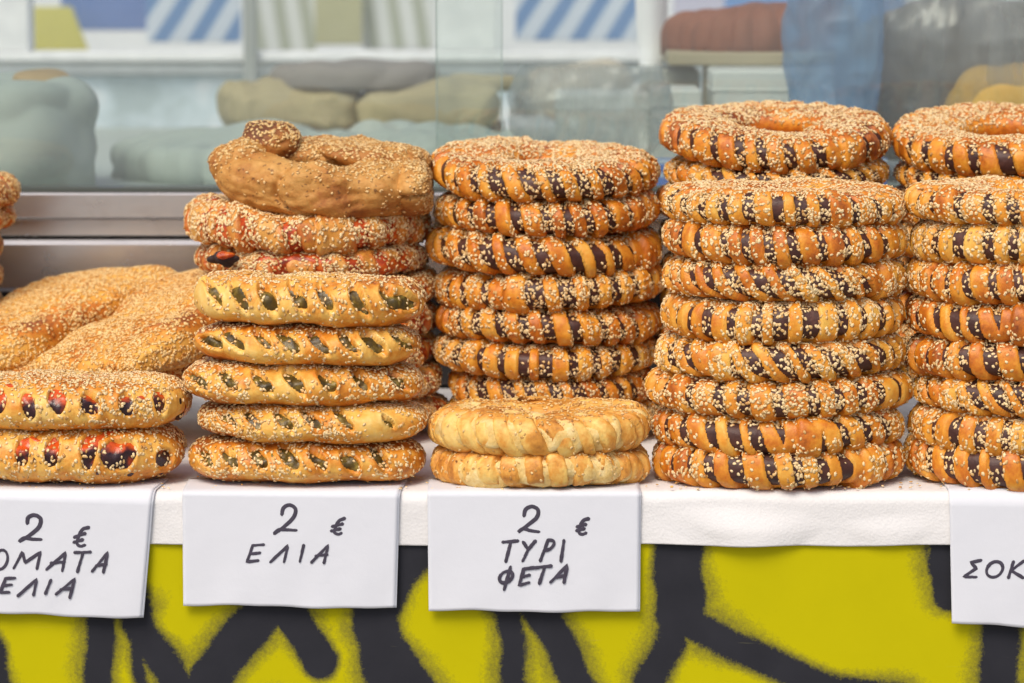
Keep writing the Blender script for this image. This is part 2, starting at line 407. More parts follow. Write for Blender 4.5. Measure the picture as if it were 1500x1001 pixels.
# --- stall table: panel sprayed yellow and black
def graffiti_mat():
    n = NT('sprayed_paint'); co = n.coord()
    ink = n.attr('ink')
    sp = n.noise(co, 420, 4, .8); md = n.noise(co, 160, 4, .6)
    a = n.math('ADD', ink, n.math('MULTIPLY', n.math('SUBTRACT', sp, .5), .75))
    a = n.math('ADD', a, n.math('MULTIPLY', n.math('SUBTRACT', md, .5), .35))
    a = n.ramp(a, [(.12, (0, 0, 0)), (.80, (1, 1, 1))])
    y = n.mix(n.noise(co, 14, 4), (.49, .445, .0005), (.58, .52, .001))
    k = n.mix(n.noise(co, 30, 4), (.020, .021, .027), (.036, .037, .046))
    # scuffs
    s = n.node('ShaderNodeTexNoise'); mp = n.node('ShaderNodeMapping'); mp.inputs['Scale'].default_value = (6, 1, 120); mp.inputs['Rotation'].default_value = (0, .3, 0)
    n.l(co, mp.inputs[0]); n.l(mp.outputs[0], s.inputs['Vector']); s.inputs['Scale'].default_value = 4; s.inputs['Detail'].default_value = 5
    sc = n.ramp(s.outputs['Fac'], [(.70, (0, 0, 0)), (.76, (1, 1, 1))])
    c = n.mix(a, y, k); c = n.mix(n.math('MULTIPLY', sc, .12), c, (.60, .57, .25))
    n.set(Base_Color=c, Roughness=.5, Specular_IOR_Level=.12)
    n.bump(md, .05, .0006)
    return n.m
xs = np.concatenate([np.linspace(-1.1, -.42, 100)[:-1], np.linspace(-.42, .42, 620), np.linspace(.42, 1.1, 100)[1:]])
zs = np.concatenate([np.linspace(T-.012, T-.16, 110), np.linspace(T-.16, .03, 60)[1:]])
X, Z = np.meshgrid(xs, zs, indexing='ij')
sc0 = scale_at(0)
PX = X/sc0+750; PY = 726+(T-Z)/sc0*.99
strokes = [([(138, 870), (140, 930), (130, 1010), (128, 1150)], 24, 14), ([(180, 880), (200, 935), (235, 985), (262, 1040), (250, 1150)], 27, 16), ([(205, 900), (190, 960), (196, 1010)], 12, 12),
           ([(398, 850), (392, 895), (345, 950), (298, 1010), (240, 1100)], 34, 14), ([(405, 860), (425, 910), (450, 950), (466, 978)], 28, 11), ([(395, 1060), (300, 1100)], 25, 14),
           ([(655, 770), (612, 815), (572, 858), (556, 915), (566, 960), (602, 1010), (660, 1090)], 29, 13), ([(560, 800), (553, 870), (545, 930)], 32, 14), ([(540, 900), (555, 1000), (600, 1120)], 30, 14),
           ([(700, 860), (748, 900), (755, 950), (752, 1020), (760, 1150)], 22, 16), ([(752, 860), (795, 905), (825, 955), (845, 1010), (900, 1100)], 27, 13), ([(790, 860), (800, 900)], 34, 14),
           ([(996, 780), (994, 850), (1003, 900)], 39, 12), ([(1000, 880), (1025, 925), (1085, 962), (1160, 992), (1230, 1020), (1330, 1040)], 26, 15), ([(1005, 900), (990, 950), (955, 1012), (940, 1100)], 27, 18),
           ([(1398, 780), (1396, 830), (1404, 878)], 30, 10), ([(1362, 800), (1372, 850), (1392, 890)], 5, 14), ([(1490, 900), (1484, 950), (1480, 1030), (1450, 1100)], 32, 16), ([(1560, 780), (1610, 900), (1600, 1100)], 40, 16),
           ([(-60, 880), (-20, 960), (-10, 1060)], 16, 12), ([(-200, 800), (-160, 1000), (-260, 1200)], 40, 16), ([(1750, 800), (1800, 1000)], 40, 16), ([(0, 1150), (300, 1250), (700, 1190), (1200, 1260), (1600, 1180)], 50, 20)]
ink = np.zeros_like(PX)
P2 = np.stack([PX, PY], -1)
P2w = P2+np.stack([4*np.sin(PY/37+1)+2*np.sin(PY/13), 4*np.sin(PX/41)], -1)
for pts, w, soft in strokes:
    pts = np.array(pts, float)
    d = np.full(PX.shape, 1e9)
    for a, b in zip(pts[:-1], pts[1:]):
        ab = b-a; t = np.clip(((P2w-a)@ab)/(ab@ab), 0, 1); d = np.minimum(d, np.linalg.norm(P2w-(a+t[..., None]*ab), axis=-1))
    side_ = .5+.5*np.sin(PX/83+PY/47+w)
    ink = np.maximum(ink, np.maximum(1-sstep(w-soft*1.1, w+soft*1.2, d), .55*(1-sstep(w-8, w+14+30*side_, d))))
ink = np.clip(ink, 0, 1)
table = empty('stall_table', (0, 0, 0)); tag(table, 'long stall table with a yellow front panel sprayed with black graffiti', 'table')
pan = mesh_np('front_panel', np.stack([X, 0*X, Z], -1).reshape(-1, 3), grid_faces(len(xs), len(zs), False, False), attrs={'ink': ink})
link('front_panel', pan, graffiti_mat(), table)
b = MB(); b.box(-1.1, 1.1, .002, .012, .03, T-.013); b.build('panel_backing', plain('plywood', (.35, .24, .13)), table)
b = MB(); b.box(-1.1, 1.1, .0, .62, T-.0125, T-.0012, .002); b.build('table_top', plain('table_board', (.45, .36, .26)), table)
for x in (-1.05, 1.05):
    b = MB(); b.box(x-.02, x+.02, .56, .60, 0, T-.013); b.build('leg', plain('steel_leg', (.3, .3, .3), .4, 1), table)

# --- paper table cover
def paper_mat(name, col, emboss=False, rough=.75):
    n = NT(name); co = n.coord()
    c = n.mix(n.noise(co, 20, 4), tuple(x*.97 for x in col), col)
    n.set(Base_Color=c, Roughness=rough, Specular_IOR_Level=.25)
    if emboss:
        v = n.node('ShaderNodeTexVoronoi'); v.inputs['Scale'].default_value = 520; n.l(co, v.inputs['Vector'])
        h = n.math('ADD', n.math('MULTIPLY', v.outputs['Distance'], .6), n.math('MULTIPLY', n.noise(co, 60, 4), 2.0))
        n.bump(h, .32, .0010)
    else:
        n.bump(n.math('ADD', n.noise(co, 45, 3), n.math('MULTIPLY', n.noise(co, 900, 2), .12)), .30, .0016)
    return n.m
xs = np.linspace(-1.1, 1.1, 700)
prof = [(y, 0.0) for y in np.linspace(.60, .012, 90)]+[(.0055*math.cos(a)-.0, -.0062+.0062*math.sin(a)) for a in np.linspace(1.4, 0, 6)]
prof = [(y, z) for y, z in prof]
# roll over the front edge and hang
prof = [(y, 0.0) for y in np.linspace(.60, .006, 90)]+[(.006-.0085*math.sin(a), -.0085+.0085*math.cos(a)) for a in np.linspace(.25, math.pi/2, 7)]+[(-.0025, z) for z in np.linspace(-.011, -.0383, 26)]
pr_ = np.array(prof)
Xg = np.repeat(xs[:, None], len(pr_), 1); Yg = np.repeat(pr_[None, :, 0], len(xs), 0).copy(); Zg = np.repeat(pr_[None, :, 1], len(xs), 0).copy()
pp = np.stack([Xg, Yg, Zg], -1)
hang = sstep(-.008, -.03, Zg)
right = sstep(.09, .16, Xg)
wr = np.abs(sines(pp*np.array([1, .6, 1.2]), 60, 71))-.8
wr2 = sines(pp*np.array([1.3, 1, .5]), 38, 72)
Yg -= hang*np.clip(.0006+wr2*.0010+right*(np.clip(wr+.4, 0, 2)*.0034), 0, .008)
Zg += (1-hang)*np.clip(wr2*.0004+right*wr*.0006, -.0004, .0016)*sstep(.03, .0, Yg)+.0006
bot = sstep(-.033, -.0383, Zg); Zg += bot*(.0007*np.sin(Xg*21)+.0004*np.sin(Xg*67+1))
cl = np.stack([Xg, Yg, Zg], -1)
V, F = sheet(cl[:, ::-1], .0005)
o = link('paper_table_cover', mesh_np('paper_table_cover', V, F), paper_mat('embossed_tissue', (.80, .80, .80), True), loc=(0, 0, T))
tag(o, 'white embossed paper cover folded over the table edge', 'tablecloth')

# ------------------------------------------------------------------ price signs
M['card'] = paper_mat('white_card', (.73, .76, .82), False, .6)
mk = NT('marker_ink'); mk.set(Base_Color=mk.mix(mk.noise(mk.coord(), 260, 4, .7), (.022, .018, .030), (.085, .075, .115)), Roughness=.5); M['ink'] = mk.m

def catmull(pts, n=8):
    p = np.array(pts, float)
    if len(p) < 3: 
        return p[0]+(p[1]-p[0])*np.linspace(0, 1, 10)[:, None]
    q = np.vstack([2*p[0]-p[1], p, 2*p[-1]-p[-2]]); out = []
    for i in range(1, len(q)-2):
        for t in np.linspace(0, 1, n, endpoint=False):
            out.append(.5*((2*q[i])+(-q[i-1]+q[i+1])*t+(2*q[i-1]-5*q[i]+4*q[i+1]-q[i+2])*t*t+(-q[i-1]+3*q[i]-3*q[i+1]+q[i+2])*t**3))
    out.append(q[-2]); return np.array(out)
def ell(cx, cy, rx, ry, rot=0, n=14, a0=-2.0):
    out = []
    for i in range(n+1):
        a = a0+i*2*math.pi/n; x, y = rx*math.cos(a), ry*math.sin(a)
        out.append((cx+x*math.cos(rot)-y*math.sin(rot), cy+x*math.sin(rot)+y*math.cos(rot)))
    return ('s', out)

def make_sign(label, tl, tr, br, bl, foldl, foldr, Y0, depth, letters, seed, back=(.0015, .001)):
    """corners in photo pixels on the hanging face; the sign is a folded card: a flap under the bread, a face hanging over the edge"""
    root = empty('price_sign', (*[0, Y0], T)); X0, Z0 = at((bl[0]+br[0])/2, tl[1], Y0); root.location = (float(X0), Y0, float(Z0))
    tag(root, label, 'price sign', 'handwritten price signs along the table edge')
    def warp(px, py):
        u = (px-tl[0])/(tr[0]-tl[0]); v = (py-tl[1])/(bl[1]-tl[1])
        return -.0004-v*.0018+.0005*np.sin(u*5+seed)*v+.00030*np.sin(u*13+v*6+seed)*v**1.5+.0002*np.sin(u*31+seed*2)*v**3
    def P(px, py, off=0):
        px = np.asarray(px, float); py = np.asarray(py, float)
        Yw = Y0+warp(px, py)-off; x, z = at(px, py, Yw)
        return np.stack([x, Yw, z], -1)-np.array(root.location)
    u = np.linspace(0, 1, 60); v = np.linspace(0, 1, 40)
    U, Vv = np.meshgrid(u, v, indexing='ij')
    pxx = (tl[0]*(1-U)+tr[0]*U)*(1-Vv)+(bl[0]*(1-U)+br[0]*U)*Vv
    pyy = (tl[1]*(1-U)+tr[1]*U)*(1-Vv)+(bl[1]*(1-U)+br[1]*U)*Vv+Vv**6*(1.2*np.sin(U*9+seed)+.6*np.sin(U*23))
    face = P(pxx, pyy)
    # flap running back over the table, rounded at the fold
    top = face[:, 0]; rows = []
    for k, a in enumerate(np.linspace(0, 1, 14)[::-1]):
        if a <= .0: continue
        dz = (T+.0022-(top[:, 2]+root.location[2])); e = 1-(1-min(1, a*4))**2
        yy = top[:, 1]+depth*a**1.3; xx = top[:, 0]+(foldl*(1-u)+foldr*u)*a
        rows.append(np.stack([xx, yy, top[:, 2]+dz*e], -1))
    full = np.concatenate([np.stack(rows, 1), face], 1)
    Vm, Fm = sheet(full[:, ::-1], .00025)
    link('front_leaf', mesh_np('front_leaf', Vm, Fm), M['card'], root)
    bk = full.copy(); bk[..., 0] += back[0]*U[:, :1].repeat(full.shape[1], 1); bk[:, len(rows):, 2] -= back[1]*Vv*.2; bk[:, len(rows):, 1] += .0006+.0003*np.sin(Vv*4); bk[:, :len(rows), 2] -= .0005
    bk[:, :len(rows), 1] += .0006
    Vm, Fm = sheet(bk[:, ::-1], .00025)
    link('back_leaf', mesh_np('back_leaf', Vm, Fm), M['card'], root)
    k = 0
    for name, w, sts in letters:
        w = w*1.12
        Vs, Fs, n0 = [], [], 0
        for st in sts:
            closed = False
            if isinstance(st, tuple) and st[0] == 's': pts = catmull(st[1])
            else:
                pts = np.concatenate([catmull([a, b])[(0 if i == 0 else 1):] for i, (a, b) in enumerate(zip(st[:-1], st[1:]))])
            r = np.random.default_rng(seed*100+k)
            pts = pts+r.normal(size=pts.shape)*.10
            tg = np.gradient(pts, axis=0); tg /= np.maximum(np.linalg.norm(tg, axis=1, keepdims=True), 1e-9)
            nr = np.stack([-tg[:, 1], tg[:, 0]], -1)
            nn = len(pts); s_ = np.linspace(0, 1, nn)
            wd = w/2*(1+.12*np.sin(s_*5+k)+.08*np.sin(s_*17+k*2))
            # rounded ends
            e0 = pts[0]-tg[0]*w*.42; e1 = pts[-1]+tg[-1]*w*.42
            pts2 = np.vstack([e0, pts, e1]); nr2 = np.vstack([nr[0], nr, nr[-1]]); wd2 = np.concatenate([[w*.18], wd, [w*.18]])
            L = pts2+nr2*wd2[:, None]; Rr = pts2-nr2*wd2[:, None]
            off = .00022+k*.00004
            A = P(L[:, 0], L[:, 1], off); B = P(Rr[:, 0], Rr[:, 1], off); C = P(pts2[:, 0], pts2[:, 1], off+.00012)
            m = len(pts2); Vs.append(np.concatenate([A, C, B]))
            i = np.arange(m-1)
            Fs.append(np.concatenate([np.stack([i, i+1, m+i+1, m+i], -1), np.stack([m+i, m+i+1, 2*m+i+1, 2*m+i], -1)])+n0); n0 += 3*m; k += 1
        link(name, mesh_np(name, np.concatenate(Vs), np.concatenate(Fs)), M['ink'], root)
    return root
def conv(ox, f, sts):
    out = []
    for st in sts:
        if isinstance(st, tuple) and st[0] == 's': out.append(('s', [(ox+x/f, 690+y/f) for x, y in st[1]]))
        else: out.append([(ox+x/f, 690+y/f) for x, y in st])
    return out
S = lambda *p: ('s', list(p))
A5 = lambda n, w, *s: (n, w, conv(0, 2.5, s)); A6 = lambda n, w, *s: (n, w, conv(560, 3.218, s)); A7 = lambda n, w, *s: (n, w, conv(930, 2.632, s))
make_sign('white card sign reading 2 € ΟΜΑΤΑ ΕΛΙΑ, cut by the left picture edge', (-78, 727), (221, 737), (207, 906), (-80, 897), .0, .006, -.0052, .055, [
    A5('digit', 5.0, S((100, 192), (103, 172), (125, 162), (148, 175), (143, 205), (110, 235), (72, 258), (88, 246), (118, 250), (150, 251))),
    A5('euro_mark', 4.4, S((325, 207), (303, 214), (288, 240), (282, 266), (295, 276), (310, 272)), [(272, 243), (312, 229)], [(270, 262), (303, 252)]),
    A5('letter', 4.0, ell(3, 325, 24, 36, .25)), A5('letter', 4.0, [(50, 356), (82, 298), (92, 336), (148, 298), (135, 358)]),
    A5('letter', 4.0, [(170, 361), (240, 300), (228, 366)], [(186, 338), (236, 333)]), A5('letter', 4.0, [(272, 299), (332, 297)], [(304, 300), (283, 370)]),
    A5('letter', 4.0, [(337, 368), (395, 298), (378, 372)], [(352, 347), (390, 342)]),
    A5('letter', 4.0, [(55, 392), (20, 394), (0, 446), (34, 444)], [(10, 420), (42, 417)]), A5('letter', 4.0, [(65, 458), (135, 396), (122, 455)]),
    A5('letter', 4.0, [(186, 400), (166, 450)]), A5('letter', 4.0, [(205, 452), (274, 395), (255, 465)], [(222, 434), (264, 430)])], 1, (.0016, .0005))
make_sign('white card sign reading 2 € ΕΛΙΑ below the olive loaves', (267, 723), (583, 727), (578.5, 892), (268.5, 886.5), .0, .004, -.0050, .05, [
    A5('digit', 4.6, S((1032, 160), (1038, 136), (1060, 125), (1082, 140), (1075, 170), (1042, 203), (1005, 230), (1020, 216), (1052, 216), (1084, 218))),
    A5('euro_mark', 4.2, S((1262, 174), (1243, 182), (1230, 203), (1224, 224), (1238, 232), (1250, 228)), [(1216, 204), (1255, 194)], [(1213, 220), (1246, 212)]),
    A5('letter', 3.8, [(966, 270), (925, 273), (905, 333), (946, 328)], [(915, 304), (952, 300)]), A5('letter', 3.8, [(990, 334), (1054, 274), (1040, 334)]),
    A5('letter', 3.8, [(1112, 272), (1098, 332)]), A5('letter', 3.8, [(1140, 336), (1202, 271), (1186, 338)], [(1156, 312), (1198, 306)])], 2, (.0012, .0005))
make_sign('white card sign reading 2 € ΤΥΡΙ ΦΕΤΑ below the pale feta rings', (626, 724), (937, 724), (935.5, 897), (628, 895), .0, .0, -.0052, .05, [
    A6('digit', 4.8, S((668, 212), (676, 182), (706, 168), (735, 186), (726, 222), (685, 256), (642, 288), (662, 273), (700, 282), (737, 287))),
    A6('euro_mark', 4.6, S((973, 226), (948, 234), (932, 264), (928, 292), (944, 299), (960, 293)), [(918, 264), (960, 252)], [(916, 282), (952, 272)]),
    A6('letter', 4.4, [(568, 336), (640, 330)], [(606, 334), (582, 428)]), A6('letter', 4.4, [(664, 336), (688, 370)], [(722, 330), (688, 370), (662, 425)]),
    A6('letter', 4.4, [(782, 325), (745, 424)], S((782, 326), (806, 330), (808, 348), (790, 368), (762, 376))), A6('letter', 4.4, [(856, 328), (842, 426)]),
    A6('letter', 4.4, ell(583, 500, 34, 24, -.6), [(604, 453), (574, 560)]), A6('letter', 4.4, [(716, 456), (666, 463), (645, 540), (692, 526)], [(656, 500), (694, 491)]),
    A6('letter', 4.4, [(718, 457), (797, 448)], [(765, 454), (740, 531)]), A6('letter', 4.4, [(793, 525), (872, 444), (856, 527)], [(815, 502), (858, 494)])], 3, (.0010, .0004))
make_sign('white card sign reading ΣΟΚ, cut by the right picture edge', (1391, 738), (1700, 742), (1698, 926), (1394.5, 914), .0, .0, -.0062, .06, [
    A7('letter', 4.2, [(1335, 345), (1296, 353), (1316, 376), (1268, 408), (1316, 410)]), A7('letter', 4.2, ell(1387, 380, 34, 27, -.7)),
    A7('letter', 4.2, [(1460, 350), (1440, 412)], [(1500, 347), (1450, 384), (1496, 412)])], 4)

# ------------------------------------------------------------------ stacks of rings
ORD = ['topmost', 'second', 'third', 'fourth', 'fifth', 'sixth', 'seventh', 'eighth', 'ninth', 'tenth', 'eleventh']
def stack(name, rows, Yc, variants, labels, group, top_th=.0275, squash=1.0):
    """rows from the top down: (left px, right px, bottom px, tilt towards the viewer, roll, turn, variant)"""
    n = len(rows); zs_ = []
    for (x0, x1, yb, *_r) in rows:
        zs_.append(float(at((x0+x1)/2, yb, Yc-.078*squash)[1]))
    for i, (x0, x1, yb, tilt, roll, turn, var) in enumerate(rows):
        Bv = variants[var]; Wm = (x1-x0)*scale_at(Yc)
        sxy = Wm/(2*Bv.Ro+.002); th = (zs_[i-1]-zs_[i]) if i else top_th
        th = min(max(th, .021), .034); zz = max(zs_[i], T+.0018)
        Xc = float(at((x0+x1)/2, yb, Yc)[0])
        if tilt > 1.5: zz += .062*math.sin(R_(tilt))
        Bv.place(name, (Xc, Yc+(Bv.Ro*sxy-.0865)*.6, zz), (R_(tilt), R_(roll), 0), (sxy, sxy*squash, th/Bv.h*1.03), labels(i), group, turn=R_(turn))

def lab(fmt): return lambda i: fmt % ORD[i]
# front stack right of the feta rings
stack('chocolate_ring', [(974, 1324, 333, 0.6, .6, 20, 3), (970, 1330, 389, 0, .4, 137, 0), (972, 1326, 444, 0, 0, 250, 2), (968, 1323, 503, 0, 0, 75, 4), (958, 1325, 560, 0, -.3, 160, 2),
                         (946, 1338, 613, 0, .2, 300, 3), (957, 1324, 669, 0, 0, 210, 1), (954, 1326, 727, 0, 0, 62, 0)], .053, choc,
      lab('%s chocolate-striped sesame ring in the front stack right of the feta sign'), 'chocolate rings in the front stack right of the feta sign', .024, .70)
# front stack at the right picture edge
stack('chocolate_ring', [(1325, 1690, 331, 0, 0, 305, 3), (1333, 1690, 390, 0, 0, 20, 4), (1328, 1685, 447, 0, 0, 99, 0), (1328, 1685, 504, 0, 0, 190, 1), (1327, 1690, 560, 0, 0, 60, 0),
                         (1337, 1685, 611, 0, 0, 140, 2), (1329, 1690, 669, 0, .3, 230, 4), (1327, 1690, 732, 0, .3, 280, 0)], .053, choc,
      lab('%s chocolate-striped sesame ring in the front stack cut by the right picture edge'), 'chocolate rings in the front stack at the right edge', .024, .70)
# back stack behind the feta rings
stack('chocolate_ring', [(630, 963, 296, 4.2, 1.5, 33, 1), (636, 967, 347, 2.0, -1.0, 170, 0), (622, 969, 404, .5, 1.2, 262, 1), (636, 974, 458, 0, -2.0, 90, 3), (636, 968, 508, 0, 1.2, 200, 0),
                         (632, 963, 557, 0, 0, 118, 4), (656, 960, 603, 0, .5, 15, 1), (652, 966, 641, 0, 0, 310, 2)], .255, choc,
      lambda i: ('%s chocolate-striped sesame ring in the back stack above the pale feta rings' % ORD[i]) if i < 7 else 'chocolate-striped sesame ring showing only its ends behind the pale feta rings', 'chocolate rings in the stack behind the feta rings')
# back stack behind the middle chocolate stack
back_l = 'sesame ring with chocolate stripes mostly hidden behind the front stack right of the feta sign'
def back_lab(a, b, rest):
    return lambda i: a if i == 0 else b if i == 1 else rest
stack('chocolate_ring', [(966, 1303, 248, 6.2, .6, 47, 5), (975, 1302, 283, 1.5, 0, 140, 2)]+[(966+random.randint(-8, 6), 1298+random.randint(-8, 8), 283+50*k, 0, 0, random.randint(0, 359), k % 5) for k in range(1, 8)], .262, choc,
      back_lab('open chocolate-striped ring topping the back stack right of the feta rings', 'seed-covered ring squeezed under the open top ring right of the feta rings', back_l), 'chocolate rings in the back stack right of the feta rings')
stack('chocolate_ring', [(1306, 1650, 260, 7.5, .5, 128, 5), (1312, 1650, 290, 1.5, 0, 10, 2)]+[(1306+random.randint(-6, 8), 1650+random.randint(-8, 8), 290+50*k, 0, 0, random.randint(0, 359), (k+2) % 5) for k in range(1, 7)], .262, choc,
      back_lab('sesame ring with a wide orange hole topping the back stack at the right picture edge', 'seed-covered ring under the wide-holed ring at the right picture edge', 'sesame ring with chocolate stripes hidden behind the front stack at the right edge'), 'chocolate rings in the back stack at the right edge')
# feta rings
stack('feta_ring', [(628, 955, 668, .5, -.6, 0, 0), (634, 951, 719, 0, 0, 200, 1)], .050, feta_r,
      lambda i: ['pale golden feta ring, upper one of the two above the ΤΥΡΙ ΦΕΤΑ sign', 'lower pale feta ring lying on the table cover above the ΤΥΡΙ ΦΕΤΑ sign'][i], 'feta rings', .0275, .66)
# tomato rings behind the olive loaves
tl = ['seed-crusted tomato ring right under the big brown knotted bread', 'red-stained tomato ring with a burnt blister, second under the brown knotted bread',
      'tomato ring with red filling seen right of the top olive loaf', 'tomato ring seen right of the second olive loaf', 'dark red tomato ring seen right of the third olive loaf',
      'brown tomato ring seen right of the fourth olive loaf', 'lowest brown tomato ring seen in the gap right of the olive loaves']
stack('tomato_ring', [(274, 624, 368, 1.2, 1.0, 0, 0), (288, 624, 412, 0, .8, 80, 1), (300, 642, 456, 0, 0, 190, 0), (300, 640, 505, 0, 0, 33, 1), (300, 638, 552, 0, 0, 260, 0), (312, 650, 597, 0, 0, 120, 1), (310, 656, 638, 0, 0, 300, 0)],
      .258, tomato_r, lambda i: tl[i], 'tomato rings in the back stack', .031)
# stack cut by the left edge
stack('sesame_ring', [(-320, 25, 318, 0, 0, 30, 0), (-330, 19, 352, 0, 0, 100, 0), (-345, 2, 398, 0, 0, 200, 0), (-345, 3, 440, 0, 0, 10, 0)]+[(-340, 0, 440+44*k, 0, 0, 60*k, 0) for k in range(1, 4)], .34, [plainring],
      lambda i: ['topmost brown sesame ring cut by the left picture edge', 'brown sesame ring just under the top one at the left picture edge', 'third sesame ring of the stack cut by the left picture edge'][i] if i < 3 else 'sesame ring of the left edge stack hidden behind the flat breads', 'sesame rings at the left edge')

# ------------------------------------------------------------------ olive and tomato loaves
def batons(name, rows, Yc, variants, labels, group):
    zb = [float(at((r[0]+r[1])/2, r[2], Yc-.034)[1]) for r in rows]
    for i, (x0, x1, yb, roll, turn, var, th0) in enumerate(rows):
        Bv = variants[var]; Wm = (x1-x0)*scale_at(Yc-.01); s_ = Wm/Bv.L; th = (zb[i-1]-zb[i]) if i else th0
        X0 = float(at((x0+x1)/2, yb, Yc)[0])
        Bv.place(name, (X0, Yc, max(zb[i], T+.0028)), (0, R_(roll), R_(turn)), (s_, 1, th/Bv.h*1.05), labels[i], group)
batons('olive_loaf', [(279, 622, 484, 1.4, -3, 0, .0345), (280, 618, 541, 1.2, -2, 1, 0), (265, 622, 600, .6, 0, 2, 0), (284, 628, 655, .4, -2, 3, 0), (273, 627, 716, .4, 0, 4, 0)], .036, olive_b,
       ['topmost pale olive loaf of the stack with seven open slits', 'second olive loaf from the top with an open yellow left end', 'third olive loaf from the top, seeded and golden brown',
        'fourth olive loaf from the top, thickly seeded with few slits', 'lowest olive loaf lying above the ΕΛΙΑ sign'], 'olive loaves stacked above their sign')
batons('tomato_olive_loaf', [(-82, 281, 638, .2, 0, 0, .0375), (-88, 273, 720, .6, 0, 1, 0)], .041, tomato_b,
       ['upper tomato and olive loaf with dark oval slits at the left picture edge', 'lower tomato and olive loaf with big dark red slits above the left sign'], 'tomato and olive loaves at the left')

# ------------------------------------------------------------------ flat sesame breads
def slab(seed, L=.24, Wd=.125, h=.034, ns=9000):
    nu, nv = 160, 90
    t = np.sin(np.linspace(-1, 1, nu)*math.pi/2*.9995); ph = -math.pi+np.arange(nv)/nv*2*math.pi
    Tt, PH = np.meshgrid(t, ph, indexing='ij')
    s = np.clip(1-np.abs(Tt)**26, 0, 1)**(1/2.6); s2 = np.clip(1-np.abs(Tt)**12, 0, 1)**(1/2.2)
    y = Wd/2*s*spow(np.cos(PH), .42); z = h/2*s2*spow(np.sin(PH), .5)
    base = np.stack([Tt*L/2, y, z+h/2], -1)
    dd = sines(base, 40, seed)*.0030+sines(base, 110, seed+1)*.0013+sines(base, 420, seed+2)*.0003
    sw = .75+.5*sines(base, 120, seed+3)*.5; sw = np.clip(sw, .1, 2)*(1-((np.degrees(PH) > -150)*(np.degrees(PH) < -30)))+.03
    B = Bread('flat_bread', base, False, dd, None, 0*dd, sw, ns, .45+.15*sines(base, 80, seed+4), (M['dough_slab'], None, M['sesame_toasted']), seed, .0034)
    return B
sb = slab(801)
def put_slab(px, py, Y, yaw, pitch, roll, scl, label):
    x, z = at(px, py, Y)
    r = sb.place('flat_sesame_bread', (float(x), Y, float(z)), (0, 0, 0), scl, label, 'flat sesame breads heaped at the left')
    from mathutils import Euler, Matrix
    r.rotation_euler = (Matrix.Rotation(R_(yaw), 3, 'Z') @ Matrix.Rotation(R_(-pitch), 3, 'Y') @ Matrix.Rotation(R_(roll), 3, 'X')).to_euler()
put_slab(262, 503, .235, 57, 14, -8, (1, .95, 1), 'flat sesame bread lying slanted on the heap, next to the olive loaves')
put_slab(62, 505, .30, 46, 13, -4, (1, .95, 1), 'flat sesame bread at the back left of the heap, running to the picture edge')
put_slab(230, 570, .22, 28, 5, 0, (.8, .85, .9), 'flat sesame bread under the slanted one, seen beside the olive loaves')
put_slab(10, 585, .25, 25, 2, 0, (.9, .9, .9), 'lowest flat sesame bread seen just over the upper tomato loaf')

